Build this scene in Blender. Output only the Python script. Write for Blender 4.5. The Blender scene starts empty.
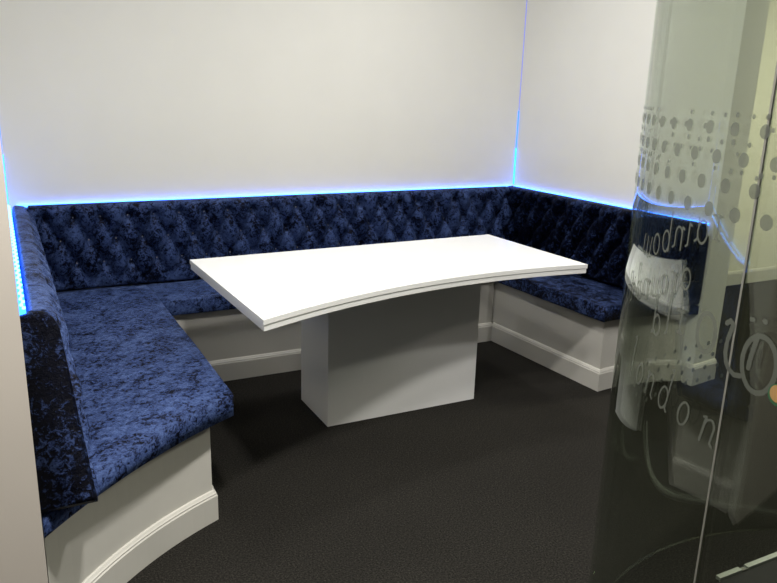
import bpy, bmesh, math, random
from mathutils import Vector, Matrix, noise
random.seed(7)
C = bpy.context.scene.collection
PI = math.pi
SC = bpy.context.scene

# ------------------------------------------------------------------ materials
def mat(name):
    m = bpy.data.materials.new(name); m.use_nodes = True
    nt = m.node_tree
    return m, nt, nt.nodes['Principled BSDF'], nt.nodes['Material Output']

def N(nt, t, **kw):
    n = nt.nodes.new(t)
    for k, v in kw.items(): setattr(n, k, v)
    return n

def coords(nt, scale):
    g = N(nt, 'ShaderNodeNewGeometry')
    mp = N(nt, 'ShaderNodeMapping'); mp.inputs['Scale'].default_value = (scale,)*3 if not isinstance(scale, tuple) else scale
    nt.links.new(g.outputs['Position'], mp.inputs['Vector'])
    return mp.outputs['Vector']

def noise_n(nt, vec, scale, detail=3, rough=.5, dist=0.):
    n = N(nt, 'ShaderNodeTexNoise'); n.inputs['Scale'].default_value = scale
    n.inputs['Detail'].default_value = detail; n.inputs['Roughness'].default_value = rough
    n.inputs['Distortion'].default_value = dist
    nt.links.new(vec, n.inputs['Vector'])
    return n

def ramp(nt, src, stops):
    r = N(nt, 'ShaderNodeValToRGB'); e = r.color_ramp.elements
    while len(e) < len(stops): e.new(.5)
    for i, (p, c) in enumerate(stops): e[i].position = p; e[i].color = (*c, 1)
    nt.links.new(src, r.inputs['Fac'])
    return r

def paint(name, col, rough=.6, bump=.02, spec=.4):
    m, nt, b, o = mat(name)
    v = coords(nt, 1.)
    n = noise_n(nt, v, 4., 3)
    r = ramp(nt, n.outputs['Fac'], [(.3, tuple(c*.975 for c in col)), (.7, col)])
    nt.links.new(r.outputs['Color'], b.inputs['Base Color'])
    b.inputs['Roughness'].default_value = rough
    b.inputs['Specular IOR Level'].default_value = spec
    n2 = noise_n(nt, v, 260., 2)
    bp = N(nt, 'ShaderNodeBump'); bp.inputs['Strength'].default_value = bump; bp.inputs['Distance'].default_value = .002
    nt.links.new(n2.outputs['Fac'], bp.inputs['Height']); nt.links.new(bp.outputs['Normal'], b.inputs['Normal'])
    return m

M_wall = paint('wall_paint', (.795, .785, .715), .65, .05)
M_beige = paint('wall_paint_warm_lit', (.74, .685, .60), .65, .05)  # warm light on the front wall end is put into this colour
M_corr = paint('corridor_paint', (.84, .82, .70), .6, .05)
M_base = paint('panel_gloss_paint', (.60, .585, .53), .35, .01, .5)
M_table = paint('table_lacquer', (.86, .86, .83), .22, .0, .5)
M_ceiling = paint('ceiling_paint', (.6, .6, .58), .8, .03)

def velvet(name, shift=0., lean=(0, 0, 0), sheen=.5, bump=.8):
    """crushed velvet: the pile is pressed flat in patches; shift and lean put shade into a piece by darker colour and tilted normals"""
    m, nt, b, o = mat(name)
    v = coords(nt, 1.)
    big = noise_n(nt, v, 11., 3, .55, .6)
    mid = noise_n(nt, v, 56., 5, .7, .8)
    fine = noise_n(nt, v, 170., 3, .7, .5)
    def madd(x, k, y=None):
        n = N(nt, 'ShaderNodeMath', operation='MULTIPLY_ADD'); n.inputs[1].default_value = k
        nt.links.new(x, n.inputs[0])
        if y is None: n.inputs[2].default_value = shift
        else: nt.links.new(y, n.inputs[2])
        return n.outputs[0]
    h = madd(big.outputs['Fac'], .28, madd(fine.outputs['Fac'], .24, madd(mid.outputs['Fac'], .55)))
    # h is centred on .535
    r = ramp(nt, h, [(.475, (.001, .0015, .006)), (.500, (.006, .011, .038)), (.522, (.024, .041, .118)), (.66, (.066, .108, .258))])
    nt.links.new(r.outputs['Color'], b.inputs['Base Color'])
    b.inputs['Roughness'].default_value = .5
    b.inputs['Specular IOR Level'].default_value = .1
    b.inputs['Sheen Roughness'].default_value = .35
    b.inputs['Sheen Weight'].default_value = sheen
    sr = ramp(nt, h, [(.47, (.0, .0, .01)), (.55, (.12, .20, .50)), (.66, (.40, .52, .95))])
    nt.links.new(sr.outputs['Color'], b.inputs['Sheen Tint'])
    bp = N(nt, 'ShaderNodeBump'); bp.inputs['Strength'].default_value = bump; bp.inputs['Distance'].default_value = .010
    nt.links.new(h, bp.inputs['Height'])
    if any(lean):
        ad = N(nt, 'ShaderNodeVectorMath', operation='ADD'); ad.inputs[1].default_value = lean
        nm = N(nt, 'ShaderNodeVectorMath', operation='NORMALIZE')
        nt.links.new(bp.outputs['Normal'], ad.inputs[0]); nt.links.new(ad.outputs[0], nm.inputs[0])
        nt.links.new(nm.outputs[0], b.inputs['Normal'])
    else: nt.links.new(bp.outputs['Normal'], b.inputs['Normal'])
    return m
M_velvet = velvet('crushed_velvet', .010, (0, 0, 0), .45)
M_velvet_back = velvet('crushed_velvet_shaded_back', -.010, (0, 0, -.45), .5, .5)  # same velvet, shade put into a darker colour and down-tilted normals
M_velvet_right = velvet('crushed_velvet_shaded_right', -.07, (0, .35, -.7), .25, .55)  # much darker copy: the right backrest's shade is held in colour and normals
M_velvet_right_seat = velvet('crushed_velvet_shaded_right_seat', -.035, (.5, .3, 0), .2)  # darker copy for the right seat, shade set in colour and normals
M_velvet_end = velvet('crushed_velvet_shaded_end', -.075, (.1, .45, -.6), .2)  # near-black copy: shade of the slanted end put into the colour

def carpet():
    m, nt, b, o = mat('dark_carpet')
    v = coords(nt, 1.)
    n = noise_n(nt, v, 170., 3, .7)
    n1 = noise_n(nt, v, 2.2, 3)
    r = ramp(nt, n.outputs['Fac'], [(.32, (.005, .005, .0043)), (.5, (.0185, .0172, .0145)), (.72, (.054, .050, .042))])
    mx = N(nt, 'ShaderNodeMix', data_type='RGBA', blend_type='MULTIPLY'); mx.inputs['Factor'].default_value = .5
    r2 = ramp(nt, n1.outputs['Fac'], [(.35, (.75, .75, .75)), (.65, (1, 1, 1))])
    nt.links.new(r.outputs['Color'], mx.inputs['A']); nt.links.new(r2.outputs['Color'], mx.inputs['B'])
    nt.links.new(mx.outputs['Result'], b.inputs['Base Color'])
    b.inputs['Roughness'].default_value = .95; b.inputs['Specular IOR Level'].default_value = .1
    bp = N(nt, 'ShaderNodeBump'); bp.inputs['Strength'].default_value = .8; bp.inputs['Distance'].default_value = .006
    nt.links.new(n.outputs['Fac'], bp.inputs['Height']); nt.links.new(bp.outputs['Normal'], b.inputs['Normal'])
    return m
M_carpet = carpet()

def plain(name, col, rough=.5, metal=0.):
    m, nt, b, o = mat(name)
    v = coords(nt, 1.); n = noise_n(nt, v, 60., 2)
    r = ramp(nt, n.outputs['Fac'], [(.3, tuple(c*.9 for c in col)), (.7, col)])
    nt.links.new(r.outputs['Color'], b.inputs['Base Color'])
    b.inputs['Roughness'].default_value = rough; b.inputs['Metallic'].default_value = metal
    return m
M_seal = plain('grey_seal', (.2, .2, .17), .4)
M_metal = plain('brushed_metal', (.42, .44, .40), .45, .3)
M_mat = plain('black_rubber', (.008, .008, .008), .8)
M_crystal = plain('crystal_button', (.55, .56, .62), .12, .6)
M_orange = plain('orange_ink', (.45, .26, .10), .5)
M_green = plain('green_ink', (.03, .12, .05), .5)
M_tape = plain('tape_backing', (.6, .6, .62), .5)

def emit(name, col, s):
    m, nt, b, o = mat(name)
    e = N(nt, 'ShaderNodeEmission'); e.inputs['Color'].default_value = (*col, 1); e.inputs['Strength'].default_value = s
    nt.links.new(e.outputs[0], o.inputs['Surface'])
    return m
LED = (.022, .15, 1.)
M_led = emit('blue_led', (.04, .17, 1.), 11.)
M_led_tape = emit('blue_led_tape', LED, 7.)
M_led_chip = emit('bright_blue_led', (.10, .42, 1.), 9.)
M_led_mid = emit('fading_blue_led', (.05, .2, 1.), 2.6)
M_led_dim = emit('dim_blue_led', (.25, .3, 1.), 1.1)

def glass():
    m, nt, b, o = mat('greenish_curved_glass')
    nt.nodes.remove(b)
    g = N(nt, 'ShaderNodeNewGeometry')
    mx = N(nt, 'ShaderNodeMix', data_type='FLOAT'); mx.inputs['A'].default_value = 1.52; mx.inputs['B'].default_value = 1/1.52
    nt.links.new(g.outputs['Backfacing'], mx.inputs['Factor'])
    f = N(nt, 'ShaderNodeFresnel'); nt.links.new(mx.outputs['Result'], f.inputs['IOR'])
    t = N(nt, 'ShaderNodeBsdfTransparent'); t.inputs['Color'].default_value = (.855, .875, .83, 1)
    gl = N(nt, 'ShaderNodeBsdfGlossy'); gl.inputs['Roughness'].default_value = 0.; gl.inputs['Color'].default_value = (.93, .97, .93, 1)
    ms = N(nt, 'ShaderNodeMixShader')
    nt.links.new(f.outputs[0], ms.inputs[0]); nt.links.new(t.outputs[0], ms.inputs[1]); nt.links.new(gl.outputs[0], ms.inputs[2])
    nt.links.new(ms.outputs[0], o.inputs['Surface'])
    return m
M_glass = glass()

def frosted():
    m, nt, b, o = mat('frosted_vinyl')
    nt.nodes.remove(b)
    d = N(nt, 'ShaderNodeBsdfDiffuse'); d.inputs['Color'].default_value = (.20, .212, .185, 1)
    tl = N(nt, 'ShaderNodeBsdfTranslucent'); tl.inputs['Color'].default_value = (.19, .20, .175, 1)
    t = N(nt, 'ShaderNodeBsdfTransparent'); t.inputs['Color'].default_value = (.8, .82, .8, 1)
    a = N(nt, 'ShaderNodeMixShader'); a.inputs[0].default_value = .5
    ms = N(nt, 'ShaderNodeMixShader'); ms.inputs[0].default_value = .34
    nt.links.new(d.outputs[0], a.inputs[1]); nt.links.new(tl.outputs[0], a.inputs[2])
    nt.links.new(a.outputs[0], ms.inputs[1]); nt.links.new(t.outputs[0], ms.inputs[2])
    nt.links.new(ms.outputs[0], o.inputs['Surface'])
    return m
M_frost = frosted()

# ------------------------------------------------------------------ helpers
def obj(name, bm, m, parent=None, smooth=False, loc=None):
    me = bpy.data.meshes.new(name)
    bmesh.ops.recalc_face_normals(bm, faces=bm.faces)
    bm.to_mesh(me); bm.free()
    if smooth:
        for p in me.polygons: p.use_smooth = True
    me.materials.append(m)
    o = bpy.data.objects.new(name, me); C.objects.link(o)
    if parent:
        o.parent = parent
        o.matrix_parent_inverse = parent.matrix_world.inverted() if False else Matrix.Translation(-parent.location)
    return o

def thing(name, label, cat, loc=(0, 0, 0), group=None):
    o = bpy.data.objects.new(name, None); C.objects.link(o)
    o.location = loc; o['label'] = label; o['category'] = cat
    if group: o['group'] = group
    return o

def tag(o, label, cat, group=None):
    o['label'] = label; o['category'] = cat
    if group: o['group'] = group
    return o

def structure(name, bm, m):
    o = obj(name, bm, m); o['kind'] = 'structure'
    return o

def prism(bm, poly, z0, z1):
    lo = [bm.verts.new((x, y, z0)) for x, y in poly]
    hi = [bm.verts.new((x, y, z1)) for x, y in poly]
    n = len(poly)
    fs = [bm.faces.new(lo[::-1]), bm.faces.new(hi)]
    for i in range(n):
        fs.append(bm.faces.new((lo[i], lo[(i+1) % n], hi[(i+1) % n], hi[i])))
    return lo, hi, fs

def box(bm, x0, x1, y0, y1, z0, z1):
    return prism(bm, [(x0, y0), (x1, y0), (x1, y1), (x0, y1)], z0, z1)

def bevel(bm, off, seg=3, ang=.5):
    es = [e for e in bm.edges if len(e.link_faces) == 2 and e.calc_face_angle(0) > ang]
    bmesh.ops.bevel(bm, geom=es, offset=off, segments=seg, profile=.5, affect='EDGES', clamp_overlap=True)

def arc(a, b, sag, n=14):
    """points from a to b on a circle bowed by sag to the left of a->b"""
    a = Vector(a); b = Vector(b); d = b-a; L = d.length
    nrm = Vector((-d.y, d.x))/L
    out = []
    for i in range(n+1):
        t = i/n
        out.append(tuple(a+d*t+nrm*(4*sag*t*(1-t))))
    return out

def offset_path(path, d):
    """shift an open polyline sideways by d (to the left)"""
    out = []
    n = len(path)
    for i in range(n):
        p = Vector(path[i])
        if i == 0: t = Vector(path[1])-p
        elif i == n-1: t = p-Vector(path[i-1])
        else:
            a = (p-Vector(path[i-1])).normalized(); b = (Vector(path[i+1])-p).normalized()
            na = Vector((-a.y, a.x)); nb = Vector((-b.y, b.x)); m = (na+nb).normalized()
            out.append(tuple(p+m*(d/max(.3, m.dot(na))))); continue
        t.normalize(); out.append(tuple(p+Vector((-t.y, t.x))*d))
    return out

def moulding(bm, path, prof):
    """sweep a profile [(outward d, z)] along a plan path; outward = left of the path. The profile is a closed loop."""
    rings = []
    cols = [offset_path(path, d) for d, z in prof]
    for i in range(len(path)):
        rings.append([bm.verts.new((cols[k][i][0], cols[k][i][1], prof[k][1])) for k in range(len(prof))])
    m = len(prof)
    for i in range(len(path)-1):
        for k in range(m):
            bm.faces.new((rings[i][k], rings[i+1][k], rings[i+1][(k+1) % m], rings[i][(k+1) % m]))
    bm.faces.new(rings[0][::-1]); bm.faces.new(rings[-1])

SK = [(0, 0.001), (.016, 0.001), (.016, .094), (.013, .098), (.013, .103), (.010, .106), (.006, .112), (0, .114)]

# ------------------------------------------------------------------ the setting
XL = -.016
H = 2.6
bm = bmesh.new(); box(bm, -3.2, 7.5, -6.5, .4, -.06, 0); structure('floor', bm, M_carpet)
bm = bmesh.new(); box(bm, -3.2, 7.5, -6.5, .4, H, H+.08); structure('ceiling', bm, M_ceiling)
bm = bmesh.new(); box(bm, XL-.2, 3.2, 0, .2, 0, H); structure('wall_back', bm, M_wall)
bm = bmesh.new(); box(bm, XL-.2, XL, -2.30, 0, 0, H); structure('wall_left', bm, M_wall)
bm = bmesh.new(); box(bm, -3.0, XL, -2.306, -2.30, 0, H)
structure('wall_front', bm, M_beige)
RW0, RW1 = Vector((3.01, 0)), Vector((3.088, -1.545))
bm = bmesh.new(); prism(bm, [(3.01, 0), (3.088, -1.545), (3.275, -1.522), (3.2, 0)], 0, H); structure('wall_right', bm, M_wall)
bm = bmesh.new(); box(bm, 3.2, 7.4, -.15, .2, 0, H); structure('wall_corridor', bm, M_corr)
bm = bmesh.new(); moulding(bm, [(7.4, -.15), (3.215, -.15)], SK); structure('baseboard_corridor', bm, M_base)
bm = bmesh.new(); moulding(bm, [(3.275, -1.522), (3.088, -1.545), (3.086, -1.50)], SK); structure('baseboard_right', bm, M_base)

# ------------------------------------------------------------------ benches
def cushion(name, poly, z0, z1, parent, r=.026, seed=0, m=None):
    bm = bmesh.new(); prism(bm, poly, z0, z1)
    es = [e for e in bm.edges if len(e.link_faces) == 2 and e.calc_face_angle(0) > .5]
    bmesh.ops.bevel(bm, geom=es, offset=r, segments=5, profile=.5, affect='EDGES', clamp_overlap=True)
    # grid the top so that it can dimple
    top = [f for f in bm.faces if f.normal.z > .99 or f.normal.z < -.99]
    bmesh.ops.triangulate(bm, faces=bm.faces[:])
    for _ in range(4):
        es = [e for e in bm.edges if e.calc_length() > .07]
        if not es: break
        bmesh.ops.subdivide_edges(bm, edges=es, cuts=1)
        bmesh.ops.triangulate(bm, faces=[f for f in bm.faces if len(f.verts) > 3])
    for v in bm.verts:
        k = noise.noise(Vector((v.co.x*4+seed, v.co.y*4, v.co.z*2)))
        if v.co.z > z0+.03:
            dw = min(v.co.x-XL, -v.co.y, 3.04-v.co.x)
            v.co.z += .005*k-.032*max(0., min(1., 1-(dw-.10)/.38))**1.3
    return obj(name, bm, m or M_velvet, parent, True)

DU, DV = .131, .115
def backrest(parent, O, U, W, L, u0, slant0=0., slant1=0., phase=0., name='backrest', buttons=True, vm=None):
    """O = wall corner (x, y); U = unit along the wall; W = unit away from the wall. Runs u0..L."""
    O = Vector(O); U = Vector(U); W = Vector(W)
    sec = []        # (depth, z, is face, outward nd, nz)
    nf = 36
    zb, zt = .44, .795
    for i in range(nf+1):
        t = i/nf; z = zb+(zt-zb)*t
        sec.append((.132-.036*t, z, 1.))
    for i in range(1, 9):
        a = i/8*PI/2
        sec.append((.096-.048*(1-math.cos(a))-.0, zt+.060*math.sin(a), 0.))
    sec.append((.034, .855, 0.)); sec.append((.026, .847, 0.)); sec.append((.026, .80, 0.)); sec.append((.002, .79, 0.)); sec.append((.002, zb, 0.))
    nu = max(8, int((L-u0)/.0115))
    bm = bmesh.new(); rings = []
    def P(u, d, z):
        q = O+U*u+W*d
        return Vector((q.x, q.y, z))
    for i in range(nu+1):
        tu = i/nu; u = u0+(L-u0)*tu
        ring = []
        for k, (d, z, fc) in enumerate(sec):
            e = 0.
            if d > .03 and k <= nf+6:
                p = (u-phase)/DU+(z-.787)/(2*DV); q = (u-phase)/DU-(z-.787)/(2*DV)
                s = abs(math.sin(PI*p)*math.sin(PI*q))
                puff = s**.55
                hfade = max(0., min(1., (z-.45)/.05))
                if z > .80:
                    pleat = abs(math.sin(PI*(u-phase)/DU))**.5
                    f = max(0., 1-(z-.80)/.05); puff = f*(puff*.6+pleat*.4)+(1-f)*.75
                e = (puff-.6)*.050*hfade
                # dimple around each button
                for zr, off in ((.787, 0), (.787-DV, .5), (.787-2*DV, 0)):
                    du = ((u-phase)/DU-off+.5) % 1-.5
                    r2 = ((du*DU)**2+(z-zr)**2)/(.020**2)
                    if r2 < 9: e -= .024*math.exp(-r2)
            uu = u
            w1 = max(0., (tu-.8)/.2); w0 = max(0., (.2-tu)/.2)
            uu += slant1*(.855-z)*w1 + slant0*(.855-z)*w0
            ring.append(bm.verts.new(P(uu, d+e+.0015*noise.noise(Vector((u*30, z*30, 3))), z)))
        rings.append(ring)
    m = len(sec)
    for i in range(nu):
        for k in range(m):
            bm.faces.new((rings[i][k], rings[i+1][k], rings[i+1][(k+1) % m], rings[i][(k+1) % m]))
    for ring, sg in ((rings[0], -1), (rings[-1], 1)):
        c = sum((v.co for v in ring), Vector())/m
        r2 = []
        for v in ring:
            q = c+(v.co-c)*.86
            q += Vector((U.x, U.y, 0))*.012*sg
            r2.append(bm.verts.new(q))
        for k in range(m):
            bm.faces.new((ring[k], ring[(k+1) % m], r2[(k+1) % m], r2[k]))
        bm.faces.new(r2)
    br = obj(name, bm, vm or M_velvet, parent, True)
    if slant1:
        cap = bmesh.new()  # separate cap so the darkened velvet covers only the slanted end
        ring = [P(L+slant1*(.855-z)+.014, (.066+(d-.066)*.97 if d > .03 else .0005), .65+(z-.65)*.985) for d, z, fc in sec]
        rin = [P(L+slant1*(.855-z)+.024, (.066+(d-.066)*.80 if d > .03 else .001), .65+(z-.65)*.93) for d, z, fc in sec]
        back = [P(L+slant1*(.855-z)-.01, (.066+(d-.066)*.99 if d > .03 else .0005), .65+(z-.65)*.995) for d, z, fc in sec]
        A_ = [cap.verts.new(q) for q in back]; B_ = [cap.verts.new(q) for q in ring]; C_ = [cap.verts.new(q) for q in rin]
        for k in range(m):
            cap.faces.new((A_[k], A_[(k+1) % m], B_[(k+1) % m], B_[k])); cap.faces.new((B_[k], B_[(k+1) % m], C_[(k+1) % m], C_[k]))
        cap.faces.new(C_)
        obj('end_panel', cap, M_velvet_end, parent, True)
    if buttons:
        proto = None
        for zr, off in ((.787, 0), (.787-DV, .5), (.787-2*DV, 0)):
            n = -3
            while True:
                u = phase+(n+off)*DU; n += 1
                if u < u0+.10: continue
                if u > L-.05: break
                d = .132-.036*(zr-zb)/(zt-zb)-.6*.050-.024+.004
                pos = P(u, d, zr)
                if proto is None:
                    b = bmesh.new(); bmesh.ops.create_icosphere(b, subdivisions=2, radius=.0046)
                    for v in b.verts: v.co.z *= 1
                    me = bpy.data.meshes.new('button'); b.to_mesh(me); b.free(); me.materials.append(M_crystal)
                    proto = me
                o = bpy.data.objects.new('button', proto); C.objects.link(o)
                o.parent = br; o.location = pos
    return br

# left bench ---------------------------------------------------------
lb = thing('booth_bench', 'left-hand velvet booth bench with slanting curved end, nearest the camera', 'bench', (0, 0, 0), 'velvet booth benches')
end_panel = arc((.516, -1.75), (XL+.002, -2.19), -.045)          # bows into the bench
poly = [(XL+.002, -.003), (.516, -.003)]+[p for p in end_panel]
bm = bmesh.new(); prism(bm, poly, .0, .385); obj('base_panel', bm, M_base, lb)
path = arc((.516, -1.75), (XL+.002, -2.19), -.045)[::-1]+[(.516, -.535)]
bm = bmesh.new(); moulding(bm, [(p[0], p[1]) for p in path][::-1], SK); obj('skirting', bm, M_base, lb)
cush = [(.125, -.13), (.585, -.13)]+arc((.585, -1.795), (XL, -2.30), .03)+[(XL, -2.2), (.10, -2.05)]
cushion('seat_cushion', [(XL+.002, -.13), (.585, -.13)]+arc((.594, -1.765), (XL+.002, -2.262), -.036), .383, .462, lb, .024, 1)
backrest(lb, (XL, 0), (0, -1), (1, 0), 1.90, .022, slant0=0, slant1=.80, phase=.07, buttons=False)

# back bench ---------------------------------------------------------
bb = thing('booth_bench', 'middle velvet booth bench along the back wall behind the white table', 'bench', (0, 0, 0), 'velvet booth benches')
bm = bmesh.new(); box(bm, .519, 2.518, -.535, -.003, .0, .385); obj('base_panel', bm, M_base, bb)
bm = bmesh.new(); moulding(bm, [(.534, -.535), (2.515, -.535)][::-1], [(d, z) for d, z in SK]); obj('skirting', bm, M_base, bb)
cushion('seat_cushion', [(.588, -.10), (2.475, -.10), (2.475, -.575), (.588, -.575)], .384, .458, bb, .026, 5)
backrest(bb, (0, 0), (1, 0), (0, -1), 2.915, .078, phase=.404-.131*2, vm=M_velvet_back)

# right bench --------------------------------------------------------
rb = thing('booth_bench', 'right-hand velvet booth bench, partly seen through the curved glass', 'bench', (0, 0, 0), 'velvet booth benches')
def rw(u, d):      # u along the right wall, d away from it
    U = (RW1-RW0).normalized(); W = Vector((U.y, -U.x))
    if W.x > 0: W = -W
    q = RW0+U*u+W*d
    return (q.x, q.y)
UR = (RW1-RW0).normalized(); WR = Vector((UR.y, -UR.x)); WR = WR if WR.x < 0 else -WR
c_in, c_out, c_wall = (2.525, -.0), (2.577, -1.402), (rw(1.47, .002))
end_r = arc(c_wall, c_out, .035)
bm = bmesh.new(); prism(bm, [rw(0, .002), (2.522, -.002), (2.525, -.54)]+[c_out]+arc(c_out, c_wall, -.0)[1:], .0, .385)
bm.free()
endp = arc(c_out, c_wall, .035)
bm = bmesh.new(); prism(bm, [rw(.01, .002), (2.522, -.01), (2.527, -.54)]+endp, .0, .385); obj('base_panel', bm, M_base, rb)
bm = bmesh.new(); moulding(bm, ([(2.528, -.545)]+endp)[::-1], SK); obj('skirting', bm, M_base, rb)
s_out, s_wall = (2.525, -1.445), rw(1.532, .003)
cushion('seat_cushion', [rw(.10, .003), (2.478, -.13), (2.482, -.5)]+arc(s_out, s_wall, .035), .383, .458, rb, .024, 9, M_velvet_right_seat)
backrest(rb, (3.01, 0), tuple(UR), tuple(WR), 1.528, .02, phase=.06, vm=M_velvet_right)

# ------------------------------------------------------------------ LED strips
ls = thing('led_strip', 'glowing blue LED strip with bright dots along the top of the left bench', 'light strip', (XL, 0, .855), 'blue LED strips')
bm = bmesh.new(); box(bm, XL+.001, XL+.018, -1.905, -.02, .80, .853); obj('tape', bm, M_led_tape, ls)
b = bmesh.new(); bmesh.ops.create_icosphere(b, subdivisions=1, radius=.0058)
chip = bpy.data.meshes.new('diode'); b.to_mesh(chip); b.free(); chip.materials.append(M_led_chip)
for i in range(58):
    o = bpy.data.objects.new('diode', chip); C.objects.link(o); o.parent = ls
    o.location = (.009+(.004 if i % 2 else -.001), -.04-i*.0322, .857-.855)
bs = thing('led_strip', 'thin blue LED strip glowing along the back wall above the bench', 'light strip', (1.5, 0, .855), 'blue LED strips')
bm = bmesh.new(); box(bm, .03, 2.985, -.016, -.002, .844, .8545); obj('tape', bm, M_led, bs)
rs = thing('led_strip', 'thin blue LED strip glowing along the right wall above the bench', 'light strip', (3.05, -.7, .855), 'blue LED strips')
bm = bmesh.new(); prism(bm, [rw(.02, .002), rw(.02, .016), rw(1.52, .016), rw(1.52, .002)], .844, .8545); obj('tape', bm, M_led, rs)
for (x, y, lab) in ((3.006, -.002, 'vertical blue LED strip glowing up the corner of back and right walls'),
                    (XL+.004, -.002, 'vertical blue LED strip glowing up the corner at the left edge')):
    vs = thing('led_strip', lab, 'light strip', (x, y, .86), 'blue LED strips')
    s = -1 if x > 1 else 1
    for z0, z1, m, w in ((.862, 1.10, M_led_tape, .008), (1.10, 1.34, M_led_mid, .005), (1.34, 2.55, M_led_dim, .0025)):
        bm = bmesh.new(); prism(bm, [(x, y), (x+s*w, y), (x, y-w)], z0, z1-.002); obj('tape', bm, m, vs)

# ------------------------------------------------------------------ table
tb = thing('table', 'large white table with inward-curving front edge on a box pedestal', 'table', (1.5, -1.2, 0))
A, B, D, E = (.650, -.933), (2.210, -.877), (2.235, -1.608), (.676, -1.850)
front = arc(E, D, .118, 40)            # bows towards the back
def tabletop(inset):
    p = [B, A]+front
    n = len(p); out = []
    c = Vector((1.45, -1.25))
    pts = [Vector(q) for q in p]
    for i in range(n):
        a = (pts[i]-pts[i-1]).normalized(); b_ = (pts[(i+1) % n]-pts[i]).normalized()
        na = Vector((-a.y, a.x)); nb = Vector((-b_.y, b_.x)); m = (na+nb).normalized()
        out.append(tuple(pts[i]+m*(inset/max(.35, m.dot(na)))))
    return out
def area(p): return sum(p[i][0]*p[(i+1) % len(p)][1]-p[(i+1) % len(p)][0]*p[i][1] for i in range(len(p)))/2
sg = 1 if area([B, A]+front) > 0 else -1
for nm, ins, z0, z1 in (('tabletop', 0, .716, .734), ('under_slab', .003, .694, .716)):
    p = tabletop(ins*sg)
    bm = bmesh.new(); prism(bm, p, z0, z1)
    bevel(bm, .002, 2, .8)
    obj(nm, bm, M_table, tb)
bm = bmesh.new(); box(bm, 1.157, 1.931, -1.240, -.913, .0, .694); bevel(bm, .0015, 2); obj('pedestal', bm, M_table, tb)

# ------------------------------------------------------------------ curved glass
PC = (1.889, -3.462); PR = .926; RAD = math.radians
def cyl(ang, z, r=PR):
    a = RAD(ang); return Vector((PC[0]+r*math.cos(a), PC[1]+r*math.sin(a), z))
def shell(a0, a1, z0, z1, r0, r1):
    bm = bmesh.new(); n = max(2, int(abs(a1-a0)/1.0)); rings = []
    for i in range(n+1):
        a = a0+(a1-a0)*i/n
        rings.append([bm.verts.new(cyl(a, z, r)) for z, r in ((z0, r0), (z0, r1), (z1, r1), (z1, r0))])
    for i in range(n):
        for k in range(4):
            bm.faces.new((rings[i][k], rings[i+1][k], rings[i+1][(k+1) % 4], rings[i][(k+1) % 4]))
    bm.faces.new(rings[0][::-1]); bm.faces.new(rings[-1])
    return bm
def smooth_curved(o):
    for p in o.data.polygons:
        p.use_smooth = abs(p.normal.z) < .5
    o.data.set_sharp_from_angle(angle=RAD(30))
def panel(label, a0, a1):
    t = thing('glass_panel', label, 'glass panel', tuple(cyl((a0+a1)/2, 0)), 'curved glass panels of the round booth')
    o = obj('pane', shell(a0, a1, .0005, 2.45, PR-.010, PR), M_glass, t); smooth_curved(o)
    return t
def cv(a):
    t = ((140, 1.73), (144, 1.11), (148, .82), (152, .65), (156, .55), (160, .49), (164, .45), (168, .42), (172, .41), (210, .40))
    if a < 140: return a+1.73
    for (p, q), (r, s_) in zip(t, t[1:]):
        if a <= r: return a+q+(s_-q)*(a-p)/(r-p)
    return a+.4
def cz(z): return z+.029*(1.462-z)
JA = 169.97
g1 = panel('curved clear glass panel with dots and mirrored lettering, left of the dark joint', 120.2, JA-.14)
g2 = panel('clear glass panel at the right edge of the photo, right of the dark joint', JA+.14, 205)
g3 = panel('far curved glass panel with small dots, seen through the lettered panel', 62, 119.8)
o = obj('joint_seal', shell(JA-.13, JA+.13, .004, 2.45, PR-.003, PR+.0005), M_seal, g1)

RF = PR+.0012
def disc(bm, ang, z, r, rad=RF, n=16):
    k = math.degrees(1/PR)
    ang, z = (cv(ang), cz(z)) if rad > PR else (ang, z)
    vs = [bm.verts.new(cyl(ang+r*math.cos(2*PI*i/n)*k, z+r*math.sin(2*PI*i/n), rad)) for i in range(n)]
    bm.faces.new(vs)
def dots(target, a_lo, a_hi):
    bm = bmesh.new()
    for row, (z, a) in enumerate(((1.413, 169.45), (1.367, 171.3), (1.323, 169.3), (1.280, 171.25))):
        for n in range(-12, 10):
            ang = a+n*4.0
            if a_lo < ang < a_hi: disc(bm, ang, z, (.0108, .0115, .0118, .0122)[row])
            small = (((-1.65, .021), (.12, .022), (-.85, .001), (.87, .003), (-1.65, -.022), (.08, -.0205)),
                     ((-.95, .008), (.95, .008), (-1.5, -.020), (.0, -.019)), ((.0, .020),), ())[row]
            for j, (da, dz) in enumerate(small):
                an = ang+da
                if (n*5+j*3+row) % 7 in (1, 4, 6): continue
                if a_lo < an < a_hi: disc(bm, an, z+dz, .0036+.0012*((j*7+n*3) % 3)/2, RF+.0003)
    return obj('frosted_dots', bm, M_frost, target)
dots(g1, 121, JA); dots(g2, JA, 200)
bm = bmesh.new()
for row, z in enumerate((.72, .68, .64, .60)):
    for n in range(-1, 13):
        ang = 86.6+n*3.4+(1.7 if row % 2 else 0)
        if ang < 119: disc(bm, ang, z+.001*n*0, .0075, PR-.0112)
obj('frosted_dots', bm, M_frost, g3)

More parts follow.
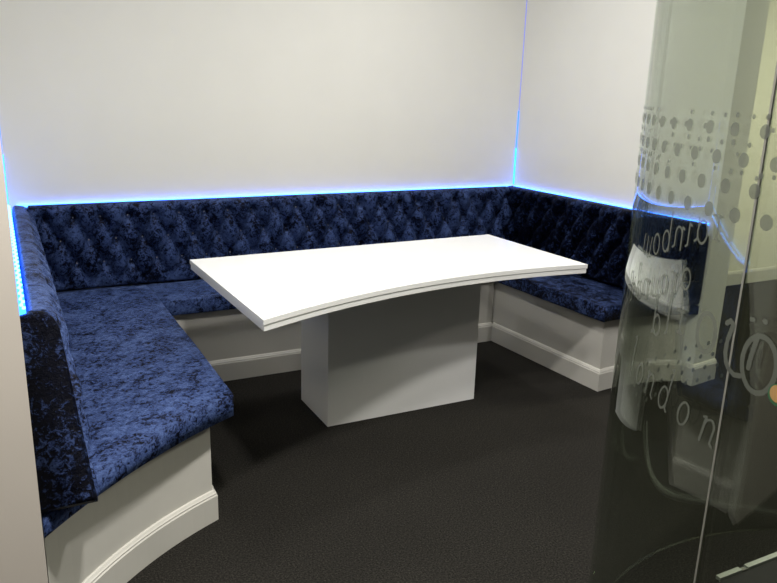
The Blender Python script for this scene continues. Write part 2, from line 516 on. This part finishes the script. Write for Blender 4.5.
# lettering: strokes in x-height units, rasterised into one flat sheet per line
def arcp(cx, cy, rx, ry, a0, a1, n=18):
    return [(cx+rx*math.cos(RAD(a0+(a1-a0)*i/n)), cy+ry*math.sin(RAD(a0+(a1-a0)*i/n))) for i in range(n+1)]
G = {
 'r': (.62, [[(.15, 1), (.15, 0)], [(0, 0), (.32, 0)], [(0, .96), (.15, 1)], arcp(.42, .62, .27, .36, 175, 60)]),
 'a': (.85, [arcp(.36, .48, .33, .48, 0, 360), [(.68, 1.0), (.68, .12), (.84, .02)]]),
 'i': (.42, [[(.2, 1), (.2, .1), (.34, .0)], [(.04, .94), (.2, 1)]]),
 'n': (.88, [[(.14, 1), (.14, 0)], [(0, .95), (.14, 1)], arcp(.42, .62, .28, .36, 170, 0), [(.70, .62), (.70, .1), (.86, 0)]]),
 'b': (.85, [[(.12, 1.85), (.12, .1)], [(0, 1.8), (.12, 1.85)], arcp(.44, .48, .32, .48, 0, 360)]),
 'o': (.82, [arcp(.38, .49, .33, .48, 0, 360)]),
 'w': (1.2, [[(.0, 1), (.10, .35)]+arcp(.33, .35, .23, .35, 180, 360)+[(.56, .95)], arcp(.82, .35, .26, .35, 180, 360)+[(1.08, .8), (1.0, 1.0)]]),
 'u': (.88, [[(.12, 1), (.12, .38)]+arcp(.40, .38, .28, .38, 180, 360)+[(.68, 1)], [(.68, .4), (.70, .08), (.84, 0)]]),
 'd': (.86, [arcp(.36, .48, .33, .48, 0, 360), [(.68, 1.85), (.68, .1), (.82, 0)], [(.54, 1.8), (.68, 1.85)]]),
 't': (.55, [[(.22, 1.4), (.22, .2), (.32, .02), (.48, .06)], [(0, 1), (.46, 1)]]),
 'h': (.88, [[(.14, 1.85), (.14, 0)], [(0, 1.8), (.14, 1.85)], arcp(.42, .62, .28, .36, 170, 0), [(.70, .62), (.70, .0)]]),
 'e': (.80, [[(.06, .52), (.68, .52)], arcp(.37, .49, .32, .48, 5, 320)]),
 'l': (.42, [[(.2, 1.85), (.2, .1), (.34, 0)], [(.04, 1.8), (.2, 1.85)]]),
}
def segd(p, a, b):
    vx, vy = b[0]-a[0], b[1]-a[1]; wx, wy = p[0]-a[0], p[1]-a[1]
    L = vx*vx+vy*vy
    t = 0 if L == 0 else max(0, min(1, (wx*vx+wy*vy)/L))
    return math.hypot(wx-t*vx, wy-t*vy)
def letter(bm, ch, ang, z, xh, th, mirror, wscale=1., italic=0., cell=.0011):
    adv, strokes = G[ch]
    k = math.degrees(1/PR)
    segs = [((a[0]*xh*wscale, a[1]*xh), (b[0]*xh*wscale, b[1]*xh)) for s in strokes for a, b in zip(s, s[1:])]
    x0 = min(min(a[0], b[0]) for a, b in segs)-th; x1 = max(max(a[0], b[0]) for a, b in segs)+th
    y0 = min(min(a[1], b[1]) for a, b in segs)-th; y1 = max(max(a[1], b[1]) for a, b in segs)+th
    hit = set()
    for a, b in segs:
        for i in range(int((min(a[0], b[0])-th-x0)/cell), int((max(a[0], b[0])+th-x0)/cell)+1):
            for j in range(int((min(a[1], b[1])-th-y0)/cell), int((max(a[1], b[1])+th-y0)/cell)+1):
                if (i, j) in hit: continue
                if segd((x0+(i+.5)*cell, y0+(j+.5)*cell), a, b) < th/2: hit.add((i, j))
    vd = {}
    def V(i, j):
        if (i, j) not in vd:
            x = x0+i*cell; y = y0+j*cell; x += italic*y
            vd[(i, j)] = bm.verts.new(cyl(cv(ang)+(-x if mirror else x)*k, cz(z)+y, RF+.0004))
        return vd[(i, j)]
    for i, j in hit:
        bm.faces.new((V(i, j), V(i+1, j), V(i+1, j+1), V(i, j+1)))
def line(target, seq, xh, th, mirror, wscale=1., italic=0., name='lettering'):
    bm = bmesh.new()
    for ch, ang, z in seq: letter(bm, ch, ang, z, xh, th, mirror, wscale, italic)
    return obj(name, bm, M_frost, target)
line(g1, [('r', 165.6, 1.233), ('a', 163.7, 1.219), ('i', 160.9, 1.205), ('n', 159.4, 1.194), ('b', 156.6, 1.179), ('o', 153.9, 1.164), ('w', 151.3, 1.150)], .040, .0042, True)
line(g1, [('a', 161.9, 1.130), ('r', 159.2, 1.112), ('o', 157.2, 1.098), ('u', 154.8, 1.083), ('n', 152.1, 1.068), ('d', 149.4, 1.054), ('t', 145.8, 1.034), ('h', 144.0, 1.024)], .038, .0036, True)
line(g1, [('o', 167.35, 1.040)], .069, .0088, True, 1.0)
line(g1, [('r', 161.6, 1.050), ('l', 159.0, 1.032), ('d', 156.8, 1.016)], .040, .0052, True)
def strokes(target, polys, th):
    """swash letter given as (angle, height) polylines"""
    k = math.degrees(1/PR)
    segs = [((a[0]/k, a[1]), (b_[0]/k, b_[1])) for s_ in polys for a, b_ in zip(s_, s_[1:])]
    bm = bmesh.new(); cell = .0011; hit = set()
    for a, b_ in segs:
        for i in range(int((min(a[0], b_[0])-th)/cell), int((max(a[0], b_[0])+th)/cell)+1):
            for j in range(int((min(a[1], b_[1])-th)/cell), int((max(a[1], b_[1])+th)/cell)+1):
                if (i, j) not in hit and segd(((i+.5)*cell, (j+.5)*cell), a, b_) < th/2: hit.add((i, j))
    vd = {}
    def V(i, j):
        if (i, j) not in vd: vd[(i, j)] = bm.verts.new(cyl(cv(i*cell*k), cz(j*cell), RF+.0004))
        return vd[(i, j)]
    for i, j in hit: bm.faces.new((V(i, j), V(i+1, j), V(i+1, j+1), V(i, j+1)))
    return obj('lettering', bm, M_frost, target)
strokes(g2, [arcp(173.05, 1.062, 1.95, .046, 0, 360, 30), [(172.45, 1.103), (172.3, 1.091), (172.05, 1.069), (171.95, 1.050)],
             [(171.5, 1.128), (171.6, 1.128)], [(172.95, 1.132), (173.05, 1.132)],
             [(169.75, 1.033), (170.4, 1.028), (171.1, 1.031)]], .0085)
strokes(g1, [[(168.5, 1.106), (168.9, 1.112), (169.35, 1.108), (169.2, 1.098), (168.9, 1.08), (168.85, 1.058), (169.15, 1.042), (169.5, 1.035)]], .0085)
line(g1, [('l', 148.6, .893), ('o', 151.4, .892), ('n', 154.7, .891), ('d', 158.4, .890), ('o', 162.6, .888), ('n', 166.7, .886)], .046, .0046, False, .92, .22)
bm = bmesh.new(); disc(bm, 175.6, 1.028, .017, RF+.0006, 28); st = obj('sticker', bm, M_green, g2); st['label'] = 'round green sticker with orange centre'
bm = bmesh.new(); disc(bm, 175.6, 1.030, .0135, RF+.0012, 28); obj('sticker_centre', bm, M_orange, st)

# floor rail inside the round booth
rl = thing('floor_rail', 'pale metal floor rail with a notch, seen low through the glass', 'rail', (2.2, -2.735, 0))
bm = bmesh.new(); box(bm, 1.855, 1.955, -2.745, -2.728, .0, .012); box(bm, 1.985, 2.80, -2.745, -2.728, .0, .012); obj('track', bm, M_metal, rl)
bm = bmesh.new(); box(bm, 1.955, 1.985, -2.743, -2.730, .0, .006); obj('notch_plate', bm, M_seal, rl)
bm = bmesh.new(); box(bm, 1.5, 2.6, -3.4, -2.75, .0005, .005)
tag(obj('floor_mat', bm, M_mat), 'black mat on the floor in front of the metal rail', 'mat')

# ------------------------------------------------------------------ light
def lamp(name, loc, power, col=(1, .97, .93), size=.16, spread=None):
    l = bpy.data.lights.new(name, 'AREA'); l.shape = 'DISK'; l.size = size; l.energy = power; l.color = col
    if spread: l.spread = spread
    o = bpy.data.objects.new(name, l); C.objects.link(o); o.location = loc
    return o
lamp('unseen_ceiling_light', (.46, -2.96, 2.58), 50)
lamp('unseen_ceiling_light', (1.1, -2.6, 2.58), 24)
lamp('unseen_ceiling_light', (.95, -1.25, 2.58), 7, (1, .98, .95), .2)  # added, unseen: overhead fill that keeps the left of the alcove bright
lamp('unseen_ceiling_light', (2.0, -1.1, 2.58), 15, (1, .98, .95), .2)  # added, unseen: set near the right wall to brighten it
lamp('unseen_ceiling_light', (2.6, -3.2, 2.58), 22)
lamp('unseen_ceiling_light', (5.2, -1.9, 2.58), 105, (1, .96, .80), .3)
lamp('unseen_ceiling_light', (-1.0, -3.9, 2.58), 20, (1, .91, .82), .3)
w = bpy.data.worlds.new('world'); SC.world = w; w.use_nodes = True
w.node_tree.nodes['Background'].inputs['Color'].default_value = (.95, .95, 1, 1)
w.node_tree.nodes['Background'].inputs['Strength'].default_value = .035

# ------------------------------------------------------------------ camera
cam = bpy.data.cameras.new('camera'); co = bpy.data.objects.new('camera', cam); C.objects.link(co)
F = 743.572
cam.sensor_fit = 'HORIZONTAL'; cam.sensor_width = 36; cam.lens = F/777*36
r_ = Vector((.889, -.457, .029)); f_ = Vector((.4473, .8541, -.2652))
f_.normalize(); r_ = (r_-f_*r_.dot(f_)).normalized(); u_ = r_.cross(f_)
M3 = Matrix((r_, u_, -f_)).transposed()
co.matrix_world = Matrix.Translation((-.02096, -4.03286, 1.46182)) @ M3.to_4x4()
cam.clip_start = .05
SC.camera = co
SC.view_settings.view_transform = 'Standard'; SC.view_settings.look = 'None'
SC.view_settings.exposure = 0; SC.view_settings.gamma = 1; SC.view_settings.use_curve_mapping = False
SC.cycles.max_bounces = 10; SC.cycles.transparent_max_bounces = 16; SC.cycles.glossy_bounces = 6
SC.cycles.use_denoising = True
